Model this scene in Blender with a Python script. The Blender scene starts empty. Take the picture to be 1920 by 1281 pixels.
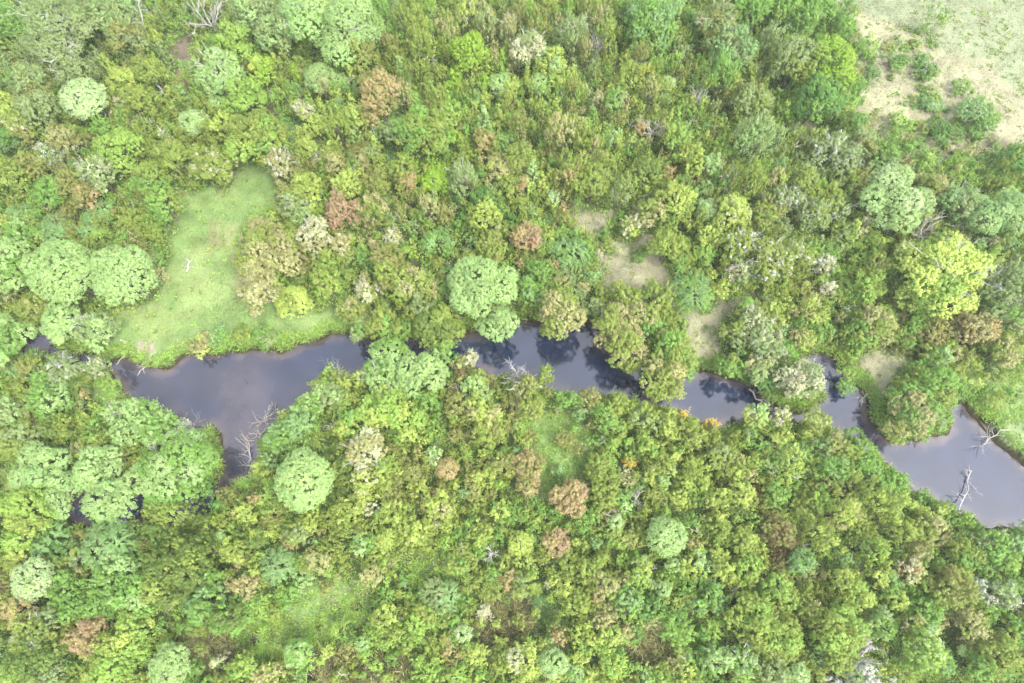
import bpy, math
import numpy as np
from mathutils import Vector

# ------------------------------------------------------------------ camera, sky, sun, exposure
scene = bpy.context.scene
col = scene.collection
CAM_H, TILT, FPX = 90.0, math.radians(20.0), 1297.0
cam_data = bpy.data.cameras.new("camera")
cam_data.sensor_width = 36.0
cam_data.lens = 36.0 * FPX / 1920.0
cam_data.clip_start = 1.0
cam_data.clip_end = 6000.0
cam = bpy.data.objects.new("camera", cam_data)
cam.location = (0, 0, CAM_H)
cam.rotation_euler = (TILT, 0, 0)
col.objects.link(cam)
scene.camera = cam

SUN_EL, SUN_AZ = math.radians(60), math.radians(132)      # azimuth clockwise from +Y
world = bpy.data.worlds.new("World")
scene.world = world
world.use_nodes = True
wn, wl = world.node_tree.nodes, world.node_tree.links
wn.clear()
w_out = wn.new("ShaderNodeOutputWorld")
w_bg = wn.new("ShaderNodeBackground")
w_sky = wn.new("ShaderNodeTexSky")
w_sky.sky_type = 'NISHITA'
w_sky.sun_disc = False
w_sky.sun_elevation = SUN_EL
w_sky.sun_rotation = SUN_AZ
w_sky.air_density = 1.0
w_sky.dust_density = 3.0
w_hs = wn.new("ShaderNodeHueSaturation")
w_hs.inputs['Saturation'].default_value = 0.4
w_bg.inputs['Strength'].default_value = 0.15
wl.new(w_sky.outputs[0], w_hs.inputs['Color'])
wl.new(w_hs.outputs[0], w_bg.inputs['Color'])
wl.new(w_bg.outputs[0], w_out.inputs['Surface'])

sun_data = bpy.data.lights.new("sun", 'SUN')
sun_data.energy = 1.05
sun_data.angle = math.radians(12)
sun_data.color = (1.0, 0.96, 0.88)
sun = bpy.data.objects.new("sun", sun_data)
sd_ = Vector((math.sin(SUN_AZ) * math.cos(SUN_EL), math.cos(SUN_AZ) * math.cos(SUN_EL), math.sin(SUN_EL)))
sun.rotation_euler = sd_.to_track_quat('Z', 'Y').to_euler()
col.objects.link(sun)

scene.view_settings.view_transform = 'Standard'
scene.view_settings.look = 'None'
scene.view_settings.gamma = 1.0
scene.view_settings.exposure = 2.68
scene.cycles.volume_bounces = 0
scene.cycles.max_bounces = 6
scene.cycles.diffuse_bounces = 3
scene.cycles.transmission_bounces = 3
scene.cycles.use_denoising = True
scene.cycles.denoiser = 'OPENIMAGEDENOISE'
scene.cycles.denoising_input_passes = 'RGB_ALBEDO_NORMAL'
scene.cycles.denoising_prefilter = 'ACCURATE'
scene.cycles.caustics_reflective = False
scene.cycles.caustics_refractive = False

# every tree and shrub seen in the photograph: x y (crown centre, pixels of the 1920 px photograph) r (crown half width) form colours flags
TREES = """
20 50 36 u G;113 58 70 w S b;206 27 50 w SP;240 70 36 u SK;137 134 36 u S b;385 15 34 n W;474 27 38 u PS;440 82 34 u L;412 140 48 m P b;408 196 20 r P
285 137 30 u O;238 150 23 u Y;160 190 42 r M;65 165 36 u SK;75 207 38 u S;20 205 22 u Y;45 240 30 u OC;363 232 28 r PM;192 243 20 u G;172 256 11 l N
227 282 38 u L;420 240 27 u OY;463 192 36 u L;470 268 50 u OL;400 310 38 u OC;325 295 32 u O;290 345 36 u OG;190 330 38 u SC b;120 268 28 u KT;100 300 24 u SW b
137 343 30 u KO;20 332 36 u O;68 315 28 u KO;103 363 30 u G;160 372 26 u KZ;45 405 28 f B;107 425 28 f BS;185 405 26 f B;310 385 36 u OG;5 270 24 u J
255 228 17 l C b;268 192 27 u O;620 50 74 m P b;522 68 38 w PS;500 20 34 u S;600 147 29 r P;637 156 18 r P;681 45 16 r P;492 137 26 u VY;487 180 16 u L
672 103 36 u OK;717 30 21 s G;707 65 27 s GO;734 93 20 s K;755 38 24 s SO;782 60 28 s YO;806 24 18 s L;790 95 25 s O;840 70 22 s OT;875 30 26 s YC
880 103 35 u V;913 55 24 s TS;954 62 22 s TS b;938 160 23 r P;961 165 16 u Y;990 96 33 u CS b;710 183 42 u ZK;755 185 20 s TC;820 192 20 s O;907 228 15 c P
906 268 22 u ZK;795 255 46 w OG;840 220 28 u LO;855 265 13 u V;751 127 11 c P;672 220 22 u YP;635 240 26 s OL;597 237 17 u Y;571 212 16 u CW b;560 185 14 l T
500 260 42 w OG;683 295 28 f KS;735 250 22 u S;573 280 20 u YO;532 320 28 s TW b;600 302 20 l CT b;631 316 24 u TK;576 362 34 u YO;652 347 30 w Y;707 357 28 s KO
562 392 32 u PS b;641 398 34 w R;640 426 16 l V;703 405 30 s TO;758 320 26 u O;767 344 17 u Z;817 340 24 r V;868 345 32 s S b;940 312 28 r TY;957 345 22 r O
810 396 25 s ST;837 410 19 s K;909 410 30 u YO;900 378 25 u J;970 34 20 s K;994 27 15 s L;1008 58 22 s KO;1034 27 15 s O;1035 120 27 u YP;1011 160 23 r P
1042 156 18 u LY;1073 72 30 s S b;1118 68 24 n W;1111 27 22 s TO;1096 100 14 s RK;1135 79 24 s O;1221 45 46 w GB;1193 27 24 u B;1255 18 24 u B;1341 52 42 w SK b
1372 92 40 w BS;1410 20 34 w G;1440 82 22 s S;1200 113 20 s K;1222 80 22 u GL;1252 160 17 r PM;1246 188 13 r P;1310 166 20 n W;1351 151 32 s OG;1410 193 33 u SO
1180 150 22 s YO;1207 144 13 s AY;1152 192 25 u GS;1121 192 13 s TC;1070 175 14 s K;1221 178 20 s OT;1228 226 22 n W;1200 244 13 u Z;1269 260 26 u LO;1410 262 42 s PS
1334 309 21 u P;1296 302 27 u OY;1063 257 36 s TO;1104 275 28 s OT;1152 268 16 s YP;1125 295 13 l C b;974 240 22 s KO;974 302 32 u O;998 326 15 c P;1018 343 17 u YT
1073 328 32 s OZ;1108 343 40 u OD;984 360 17 s YZ;1035 374 14 u M;1166 364 28 s OS;1211 326 30 u OD;1293 330 26 f KD;1262 378 38 u YO;1297 374 13 c G;1327 395 23 r MP
1369 402 38 w YC;1362 343 18 s SK b;1403 347 32 s O;1451 343 21 s YT;1183 426 21 u CY;1221 405 30 u OT;986 448 30 w ZR;1448 382 27 u SK;1472 20 32 u GL;1430 14 26 u L
1506 45 32 u GD;1537 20 26 u G;1489 120 44 w OS;1557 125 46 w VL;1533 192 46 w GJ;1578 200 23 u GO;1582 55 21 u G;1623 93 21 u LG;1664 89 13 l O;1633 137 17 l J
1678 120 17 l GJ;1739 137 21 l JG b;1612 194 9 l G;1684 237 25 l GL;1720 242 16 l O;1763 250 31 l J;1746 200 21 l GB;1832 220 46 l GB;1798 170 20 l G;1585 240 24 u JD
1702 288 27 u GD;1818 322 38 l LG;1901 309 30 u JO;1550 285 32 w SW b;1612 278 30 u KS;1582 301 32 w S b;1653 302 30 u GS;1729 309 20 u L;1672 378 62 m PM;1863 405 52 m PB
1791 388 36 u BS b;1746 360 28 u TO;1622 332 24 u SK;1499 340 32 u SO;1533 356 16 u L;1605 345 28 u KO;1550 376 30 u O;1443 266 26 s PS;1471 380 29 u SW b;1523 407 32 u SO b
1609 426 22 u CY;1708 412 28 u KO;1430 412 28 u OT;1750 415 30 n W;1568 395 24 u SW b;20 500 54 m PG;120 510 62 r P;60 522 20 r P;233 519 58 r P;118 605 37 r P
185 620 34 u PS b;70 582 31 u OT;17 635 46 m PG;45 442 30 u GP;113 447 32 f BS;165 445 28 f OB;299 487 22 l SG;300 520 20 l TS;381 647 22 l YT;415 630 23 l GB
457 628 20 l GO;500 632 26 l GS;60 692 28 u KO;120 697 36 f SW b;75 712 21 u G;137 731 32 f DO;180 690 22 u SC b;96 754 40 u PG;20 775 28 u PS;62 786 19 u K
45 825 36 u OS;117 802 32 u DO;223 778 23 u PS b;271 773 32 u GP;300 806 36 u GP;185 806 26 u GD;240 815 28 u P;350 800 16 l W b;88 884 52 m P;116 936 36 m P
190 880 44 m P;212 938 46 m P;330 885 68 m PG;372 860 30 u GP;262 908 34 m P;207 962 28 u PG;379 912 26 u GJ;62 953 52 u LO;50 1003 42 u YL;103 1024 40 f BJ
207 1015 58 f B;150 1009 17 f K;148 1047 21 u SO;327 967 44 s DO;372 1033 44 s DO;330 1074 60 w DO;413 1005 11 r P;35 1047 30 f OD;92 1062 22 u KD;65 1088 40 r MP
127 1102 32 u G;224 1074 42 u GP;258 1117 44 u GP;190 1128 32 u GJ;145 1138 30 u G;45 1148 32 w ZY;86 1180 42 u OS b;69 1229 48 u DO;10 1100 30 f HD;169 1190 33 w ZR
255 1181 38 u LY;217 1213 36 u YO;213 1246 40 u L;320 1250 40 r P;34 1267 32 u LY;103 1265 25 u S;386 1133 36 u GB;465 1100 23 w TZ;430 1160 36 u GD;458 967 22 u YT
461 1246 27 u LO;489 1268 22 u TY;572 902 56 r P;814 857 18 u PM;690 848 40 w CT b;824 948 30 u YT;776 1000 28 u Y;683 905 26 u YC;773 885 20 r K;838 880 23 r KZ
886 902 19 u YK;886 930 15 u KT;945 872 25 u KY;990 872 28 w ZK;988 904 26 w ZK;976 1019 25 r Y;680 1022 22 u PG;521 1060 32 f B;562 1224 27 r PG;680 1208 15 r P
869 1188 17 r PM;790 1164 28 u LO;824 1126 36 f BS;752 1150 14 l C b;570 1091 26 l P;914 1047 13 n W;720 1157 28 u OY;1067 933 34 w ZR;1029 974 23 l GL;1043 1019 26 w ZR
1153 981 17 r MP;1184 1012 18 u TO;1250 1006 38 r P;1297 1022 14 u ZO;1301 1050 22 u YP;1201 1071 25 u LY b;1257 1060 15 u P;1243 1105 17 r P;1264 1091 10 r L;1167 940 21 u GP
1242 905 13 u P;1184 869 13 l A;1177 1122 26 u BG;1270 1184 29 u GL;1335 1115 27 u GB;1308 1136 20 u GB;1228 1140 24 u JG;1139 1197 26 u LY;1108 1198 17 u Y;1173 1184 16 u TO
1146 1246 26 u LY;1036 1243 29 r PM;1080 1263 17 r PG;1086 1233 16 u Y;981 1236 32 u CY;1211 1267 15 u PG;1442 991 20 w HK;1461 1003 28 w HK;1342 936 26 u YO;1332 964 9 l Z
1342 1043 19 u Y;1342 1236 30 u PG;1387 1236 32 u PG b;1408 1157 46 w OL;1356 1071 28 u OY;1105 1067 28 u O;1132 1097 30 u TO;981 1098 28 u OS;1201 938 15 n W;1397 874 27 u OT
1479 868 27 s YP;1444 871 22 u SG;1558 878 28 u GB;1609 878 40 l G;1654 909 40 l G;1530 943 24 u LO;1527 1000 31 s YO;1575 964 35 s YT;1640 947 32 s OY;1675 947 24 s YP
1658 970 20 s Y;1685 998 28 s YO;1730 988 32 u OT;1733 943 22 l G;1771 971 28 l G;1816 998 20 l GS;1902 1012 33 u GB;1850 1022 33 u GS;1633 1036 25 s LY;1719 1034 18 w TK
1699 1071 23 w CZ;1719 1083 24 u L;1644 1075 26 u OY;1778 1105 42 w KO;1802 1086 20 u Y;1799 1046 30 u OG;1500 1053 30 u BG;1461 1109 38 u OL;1575 1095 30 s OY;1606 1116 28 u LY
1671 1122 25 u LY;1661 1093 24 u BG;1513 1146 25 u TY;1565 1184 48 w OL;1454 1188 46 w OL;1568 1232 38 u O;1730 1150 32 u G;1644 1170 32 u GS;1706 1167 19 w TY;1726 1215 40 u LM
1816 1170 32 w TO;1830 1098 18 u WS b;1878 1115 27 u SM b;1885 1053 26 u GL;1868 1229 38 u OG;1802 1220 11 r P;1833 1253 26 u G;1633 1225 25 n W;1606 1267 32 w WS b;1496 1263 22 r PM
1447 1253 32 u OS;1764 1240 24 f BG;1905 1185 32 u OG;593 451 32 w CT b;500 490 54 w TO;492 545 40 w TC;531 462 28 u YT;500 440 30 u T;552 570 34 r OY;614 533 32 u OL
617 500 26 u OG;645 465 24 u TC;691 552 26 u CO b;734 506 40 u OK;775 535 42 u OT;789 580 30 u OS;658 585 28 u OT;676 618 22 u SG;720 609 34 u OG;820 620 42 u DO
757 622 24 u GO;737 447 20 u CT b;736 482 22 u GO;765 475 15 u LV;823 461 30 u GB;844 514 22 f SB b;906 542 58 m P;930 610 39 m P;876 565 32 u P;922 470 32 u OK
731 668 38 m PG;713 712 34 u PG b;789 697 42 m P;765 725 27 u P;831 662 26 u PG;676 712 15 u Y;624 746 30 u PS;593 756 28 u PG;566 793 32 u GB;528 822 30 u BG
652 757 23 u OL;862 688 18 u TO;882 674 17 u CT;871 710 20 u HK;720 770 42 w YL;672 796 36 u YG;762 793 34 u YL;689 824 20 u C b;892 731 32 u PO;906 777 32 w TY
858 765 28 u KO;913 815 28 u OK;799 757 22 u G;970 692 25 n W;583 822 28 f DO;1053 590 48 w TO;1115 577 20 u S;1152 612 42 w TO;1200 590 34 u TO;1173 557 32 u O
1231 556 30 u OD;1166 648 42 w OT;1221 620 23 u GB;1255 655 38 u OG;1243 703 46 w OT;1235 730 28 u DO;1280 690 27 u OG;1180 690 19 u O;1297 548 41 f BG;1400 572 17 r PG
1200 478 16 l G;1248 465 35 u O;1331 440 28 u YO;1386 465 35 u OW b;1441 489 42 w OW b;1386 508 26 u CS b;1375 628 26 u OS;1413 618 36 u SC b;1434 662 34 u SC b;1369 690 26 u GO
1417 697 28 u TS;1447 722 32 f DJ;995 765 30 u OT;981 731 30 s KO b;1022 706 20 s O;1060 752 19 u G;1104 752 24 u KT;1139 780 30 u GO;1163 758 26 u O;1211 783 28 u OS
1252 800 30 u OY;1286 781 14 l A;1334 799 17 l A;1318 806 12 l A;1297 815 28 u O;1417 780 25 u PY;1214 842 20 u LY;1065 830 20 f KO;1011 513 26 u GL;994 552 28 u GB
1065 478 34 f GB;1763 520 80 w EL b;1890 564 62 w SG b;1489 482 32 u OW b;1544 499 20 u CW b;1547 544 17 u CW b;1640 499 23 u OT;1626 540 30 u LO;1513 575 22 s YT;1444 592 26 u YO
1550 592 22 l GL;1643 607 38 w TO;1673 603 14 l C;1825 619 38 w TZ;1750 623 28 u KZ;1712 612 23 u GO;1877 655 32 u TO;1763 671 20 u PG;1612 628 30 u GO;1516 636 21 l TO
1482 655 20 l G;1499 714 42 w CS b;1461 786 20 u CY;1528 790 27 u OT;1585 707 19 l L;1584 727 17 l G;1692 748 32 u GT;1675 812 23 w TO;1703 784 36 u GT;1728 778 28 u SG
1762 796 11 l G;1746 722 40 u OG;1605 838 32 l G;1471 846 20 u YP;1565 838 26 u TO;1705 730 26 u GO;1345 985 24 u YO;1300 905 26 u OY;1250 870 24 u OY;1390 930 28 u YO
1120 880 26 u O;1130 930 28 u O;1350 860 28 u OS;1450 930 26 u OG;740 960 24 u YO;650 960 24 u YO;560 1000 26 u OS;440 1030 28 u OY;480 1010 26 u DO;640 880 22 u DO
900 1000 26 u OY;1080 1130 28 u O;1050 1100 26 u OY;940 960 24 u GY;600 1050 24 u OT;700 1080 24 u OT;860 1060 22 u OG;400 1090 24 u GP;1390 1010 28 u YO;1400 1070 30 u LO
"""
# landmark trees: (x, y): (short phrase used by their neighbours, full label)
MARKS = {
(113,58):("the huge sage tree","huge sage-grey spreading tree with a fallen pale limb, in the northwest corner"),
(160,190):("the mint-white tree","round mint-white leafy tree standing between olive and sage trees in the northwest"),
(412,140):("the pale brush-side tree","pale green lobed tree beside the strip of dead brown brush"),
(227,282):("the lime dome tree","lime green domed tree just south of the small orange bush"),
(620,50):("the largest pale northern tree","largest pale green many-lobed tree at the north edge with a bare white snag above"),
(710,183):("the tan-brown tree","tan-brown bushy tree south of the dark gap among green northern trees"),
(880,103):("the acid-yellow tree","vivid acid yellow-green tree standing alone among olive trees in the north"),
(907,228):("the mint cone tree","small bright mint cone-shaped tree above an orange-brown bush"),
(990,96):("the lichened northern tree","whitish tree with pale bare limbs showing at its base, in the north"),
(641,398):("the rust-red tree","rust-red wide tree, the only rust-red crown north of the river"),
(817,340):("the vivid green ball tree","vivid green ball-shaped tree beside an orange-tan one"),
(986,448):("the salmon tree","salmon-pink and tan spreading tree between green bushes north of the river"),
(1221,45):("the bluish northern tree","big bluish-green spreading tree touching the north edge"),
(1341,52):("the khaki forked tree","khaki-grey spreading tree with forked pale limbs near the north edge"),
(1410,262):("the pale brushy tree","large pale green brush-topped tree southwest of the dry brown patch"),
(1327,395):("the mint column tree","narrow mint-white tree standing against a cream-yellow one"),
(1557,125):("the lime field-side tree","bright lime green tree at the edge of the dry field"),
(1832,220):("the sprawling field bush","widest sprawling green bush out on the dry tan field"),
(1672,378):("the big pale mint tree","big pale mint many-lobed tree south of the dry field"),
(1863,405):("the mint eastern tree","big blue-mint lobed tree near the east edge, beside grey dead branches"),
(1763,520):("the giant yellow tree","giant yellow-green lobed tree with grey twigs showing through it"),
(1890,564):("the grey-limbed eastern tree","grey-green tree with pale spread limbs at the east edge"),
(120,510):("the larger round willow","larger of two touching round light-green trees west of the grass clearing"),
(233,519):("the round clearing-side willow","round light-green tree touching the grass clearing's west edge"),
(118,605):("the third round willow","smaller round light-green tree just south of the two big round ones"),
(330,885):("the big pool willow","big light-green willow overhanging the narrow south end of the wide pool"),
(207,1015):("the teal willow","teal feathery low willow just south of the dark water gaps"),
(65,1088):("the frosted round tree","frosted mint round tree near the west edge in the southwest"),
(330,1074):("the dark olive dome","dark olive feathery dome, largest of its colour in the southwest"),
(320,1250):("the pale southern ball tree","large pale green ball-shaped tree cut by the south edge in the west"),
(572,902):("the lone round bright tree","lone round bright-green tree with a dark split, south of the driftwood"),
(906,542):("the pale riverside tree","large pale green lobed tree on the north bank above the dark river gap"),
(500,490):("the tan clearing-edge tree","large khaki-tan tree bordering the east side of the grass clearing"),
(789,697):("the pale bank tree","pale green lobed tree on the south bank at the river's narrowest gap"),
(720,770):("the yellow-lime tree","bright yellow-lime spreading tree just south of the pale bank trees"),
(690,848):("the cream blossom tree","cream-white flowering tree just south of the yellow-lime one"),
(1053,590):("the khaki bank tree","khaki-tan dense tree overhanging the river's north bank, its dark reflection below"),
(1243,703):("the large overhanging tree","large olive and tan tree leaning furthest out over the middle river"),
(1297,548):("the blue-green mound","blue-green feathery willow mound beside the dry grass path"),
(1499,714):("the whitish river tree","whitish lichened tree standing in the river's eastern narrows"),
(1703,784):("the peninsula tree","green-tan tree at the tip of the eastern peninsula"),
(1067,933):("the rust-brown round tree","rust-brown round tree beside the green grassy lane south of the river"),
(1250,1006):("the pale southern round tree","pale green round tree, largest of its kind in the southeast thicket"),
(1461,1003):("the dark brown bush","dark brown seedy spreading tree among yellow-green ones in the southeast"),
(1778,1105):("the bronze brushy tree","bronze brown brushy tree in the southeast corner woods"),
(976,1019):("the lemon ball tree","small lemon-yellow ball-shaped tree beside grey twigs"),
(562,1224):("the small round southern tree","small round green tree beside the dark bog puddles near the south edge"),
(1036,1243):("the mint southern tree","round mint-green tree near the south edge with a pale heart"),
(814,857):("the bright mint shrub tree","small bright mint star-shaped tree among brown-olive bushes"),
}
RIVER = """40 616 75 620 108 640 150 662 205 667 240 665 275 674 300 690 322 685 350 665 395 660 430 655 480 652 530 652 565 641 600 631 632 619 655 623 690 640 720 634 770 632 830 640 870 628 930 612 960 598 1000 596 1040 602 1085 600 1115 605 1140 640 1180 668 1230 690 1290 700 1325 692 1345 693 1375 706 1400 712 1440 702 1458 690 1475 682 1500 668 1535 658 1566 664 1585 690 1612 712 1630 742 1640 790 1660 812 1700 828 1745 818 1778 814 1774 778 1788 746 1812 756 1840 790 1868 828 1920 866 1990 900 2060 1030 1990 1012 1930 1004 1900 1000 1850 1000 1828 988 1790 965 1740 940 1702 925 1690 905 1650 865 1620 832 1575 816 1545 800 1510 792 1470 798 1400 792 1350 802 1300 797 1270 777 1210 762 1150 747 1090 750 1040 742 1000 722 960 717 900 708 860 696 800 690 740 700 670 702 622 706 585 738 562 760 540 790 502 822 492 858 480 890 442 902 428 930 405 957 370 978 300 998 258 992 165 990 112 972 108 936 150 925 250 905 330 918 400 915 412 880 406 845 412 812 398 800 372 818 340 792 300 772 250 757 236 742 215 716 200 702 150 700 100 672 40 658"""
ISLET = "1432 705 1450 690 1490 690 1530 712 1545 745 1520 765 1495 770 1462 768 1440 745"
PONDS = ["791 1078 822 1070 836 1082 830 1100 804 1098","668 1134 684 1128 697 1136 688 1150 672 1152","590 1168 612 1164 614 1178 596 1186","470 1190 486 1186 498 1206 490 1226 474 1220","516 1190 534 1190 538 1206 520 1212","1733 1224 1752 1226 1746 1248 1732 1242","1716 1264 1732 1262 1732 1290 1718 1288","1808 1260 1822 1256 1828 1270 1812 1274"]
# ground cover: (colour key, softness px, polygon)
COVER = [
("lawn",14,"330 400 350 372 400 350 440 325 480 318 520 322 540 360 520 400 470 420 450 470 450 540 520 565 600 580 660 590 665 628 600 640 530 660 470 660 420 660 330 690 270 672 205 670 190 600 260 580 290 560 310 520 320 470"),
("lawn_tan",16,"440 480 470 470 480 540 460 560 430 530"),
("lawn_tan",12,"400 430 440 420 440 450 400 455"),
("sand",5,"228 662 262 642 290 630 302 640 300 668 286 676"),
("sand",5,"372 820 390 808 408 806 408 828 400 838 384 832"),
("brush",12,"330 75 362 66 368 120 372 160 350 200 332 180 318 130"),
("brush",8,"508 150 522 152 524 200 510 215 504 190"),
("dkgrass",12,"515 220 545 200 560 290 520 300"),
("dkgrass",12,"725 200 765 240 760 330 725 330 715 270"),
("field",10,"1530 -60 1700 -60 2300 -60 2300 420 1920 290 1880 260 1800 170 1740 60 1540 20"),
("straw",14,"1515 -20 1620 20 1700 60 1800 100 1920 170 2100 260 2100 330 1920 290 1830 290 1760 320 1720 290 1640 260 1590 230 1610 150 1600 60"),
("straw",10,"1470 220 1500 225 1540 245 1525 265 1490 262 1470 240"),
("brush",14,"1700 285 1760 285 1870 262 1900 280 1860 296 1790 296 1745 316 1715 306"),
("straw",14,"1075 400 1110 385 1145 400 1150 440 1130 455 1095 440 1070 425"),
("straw",10,"1160 440 1240 450 1245 500 1190 500 1160 470"),
("straw",14,"1120 470 1170 478 1240 498 1262 535 1235 560 1160 550 1110 560 1130 510"),
("straw",14,"1250 550 1300 592 1345 572 1398 532 1415 552 1355 612 1338 700 1305 702 1285 640 1250 595"),
("straw",14,"1586 690 1610 668 1660 662 1715 680 1710 700 1660 722 1636 742 1615 725"),
("lane",16,"1810 700 1860 680 1960 680 1960 820 1920 790 1880 780 1850 740 1815 745"),
("pale",10,"1850 820 1875 795 1990 780 1990 910 1905 866"),
("lane",16,"170 700 200 705 240 740 255 765 300 780 340 800 330 815 260 790 190 770 165 730"),
("lane",16,"1000 770 1060 780 1100 790 1110 850 1100 900 1050 900 1030 960 1000 960 1010 880 1000 820"),
("lane",16,"540 1170 560 1130 610 1100 640 1080 680 1100 630 1130 600 1160 560 1190"),
("dkgrass",16,"990 1090 1040 1080 1040 1160 1000 1180 980 1140"),
("reed",18,"900 1140 940 1115 985 1130 990 1180 950 1200 905 1180"),
("reed",24,"590 1250 640 1235 740 1225 780 1240 770 1300 590 1300"),
("reed",16,"350 1175 420 1180 440 1220 390 1260 350 1220"),
("reed",16,"1190 1195 1250 1195 1270 1230 1220 1250 1180 1230"),
("brush",14,"1320 935 1330 930 1330 940"),
]
# ------------------------------------------------------------------ helpers
CT, ST = math.cos(TILT), math.sin(TILT)

def at(px, py, z=0.0):
    """world point at height z seen at pixel (px, py) of the 1920 px photograph"""
    dx = (np.asarray(px, float) - 960.0) / FPX
    dy = -(np.asarray(py, float) - 640.5) / FPX
    wx, wy, wz = dx, dy * CT + ST, dy * ST - CT
    t = (z - CAM_H) / wz
    return np.stack([wx * t, wy * t], -1)

def depth(py):
    """metres of ray per unit of focal length at ground level"""
    dy = -(py - 640.5) / FPX
    return CAM_H / (CT - dy * ST)

def lin(rgb):
    c = np.asarray(rgb, float) / 255.0
    return np.where(c <= 0.04045, c / 12.92, ((c + 0.055) / 1.055) ** 2.4)

def enc(c):
    c = np.clip(c, 0, 1)
    return np.where(c <= 0.0031308, c * 12.92, 1.055 * np.power(np.maximum(c, 1e-6), 1 / 2.4) - 0.055)

class Noise:
    def __init__(self, seed, n=64):
        self.g = np.random.default_rng(seed).random((n, n)); self.n = n
    def __call__(self, x, y, s):
        x, y = x / s, y / s
        xi, yi = np.floor(x).astype(int), np.floor(y).astype(int)
        fx, fy = x - xi, y - yi
        fx, fy = fx * fx * (3 - 2 * fx), fy * fy * (3 - 2 * fy)
        n, g = self.n, self.g
        a, b = g[xi % n, yi % n], g[(xi + 1) % n, yi % n]
        c, d = g[xi % n, (yi + 1) % n], g[(xi + 1) % n, (yi + 1) % n]
        return (a * (1 - fx) + b * fx) * (1 - fy) + (c * (1 - fx) + d * fx) * fy - 0.5
NZ = [Noise(i) for i in range(8)]

def fbm(x, y, s, k=0):
    return NZ[k](x, y, s) + 0.5 * NZ[k + 1](x, y, s * 0.47) + 0.25 * NZ[k + 2](x, y, s * 0.21)

def signed(poly, x, y):
    """signed distance in metres to a polygon, positive outside"""
    d = np.full(x.shape, 1e9); ins = np.zeros(x.shape, bool)
    n = len(poly)
    for i in range(n):
        ax, ay = poly[i]; bx, by = poly[(i + 1) % n]
        ex, ey = bx - ax, by - ay
        t = np.clip(((x - ax) * ex + (y - ay) * ey) / (ex * ex + ey * ey + 1e-9), 0, 1)
        d = np.minimum(d, np.hypot(x - ax - t * ex, y - ay - t * ey))
        if ay != by:
            c = ((ay > y) != (by > y)) & (x < (bx - ax) * (y - ay) / (by - ay) + ax)
            ins ^= c
    return np.where(ins, -d, d)

def poly_px(s, z):
    v = np.array([float(a) for a in s.split()]).reshape(-1, 2)
    return at(v[:, 0], v[:, 1], z)

WATER_Z = -0.6
river = poly_px(RIVER, WATER_Z)
islet = poly_px(ISLET, WATER_Z)
ponds = [poly_px(p, WATER_Z) for p in PONDS]

def river_sd(x, y, wob=True):
    if wob:
        x = x + fbm(x, y, 3.1, 0) * 1.1
        y = y + fbm(x + 40, y, 3.1, 1) * 1.1
    d = signed(river, x, y)
    d = np.maximum(d, -signed(islet, x, y))
    for p in ponds:
        d = np.minimum(d, signed(p, x, y))
    return d

def smooth(a, b, x):
    t = np.clip((x - a) / (b - a), 0, 1)
    return t * t * (3 - 2 * t)

def height(x, y, sd=None):
    if sd is None: sd = river_sd(x, y)
    top = 0.18 + fbm(x, y, 9.0, 2) * 0.45
    return -1.7 + (top + 1.7) * smooth(-1.6, 0.55, sd)

def mesh_np(name, v, f, mat, tint=None, uv=None):
    """v (n,3), f (m,k) of one polygon size"""
    me = bpy.data.meshes.new(name)
    v = np.ascontiguousarray(v, np.float32); f = np.ascontiguousarray(f, np.int32)
    me.vertices.add(len(v)); me.vertices.foreach_set("co", v.ravel())
    k = f.shape[1]
    me.loops.add(f.size); me.loops.foreach_set("vertex_index", f.ravel())
    me.polygons.add(len(f)); me.polygons.foreach_set("loop_start", np.arange(0, f.size, k, dtype=np.int32))
    if tint is not None:
        ca = me.color_attributes.new(name="tint", type='BYTE_COLOR', domain='POINT')
        c4 = np.ones((len(v), 4), np.float32); c4[:, :3] = enc(tint)
        ca.data.foreach_set("color_srgb", c4.ravel())
    me.update(calc_edges=True)
    me.materials.append(mat)
    return me

def link(name, me, parent=None, loc=None):
    o = bpy.data.objects.new(name, me); col.objects.link(o)
    if parent is not None: o.parent = parent
    if loc is not None: o.location = loc
    return o

def tag(o, label=None, cat=None, group=None, kind=None):
    if label: o['label'] = label
    if cat: o['category'] = cat
    if group: o['group'] = group
    if kind: o['kind'] = kind
    return o

# ------------------------------------------------------------------ materials
def new_mat(name):
    m = bpy.data.materials.new(name); m.use_nodes = True
    nt = m.node_tree; nt.nodes.clear()
    return m, nt.nodes, nt.links

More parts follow.
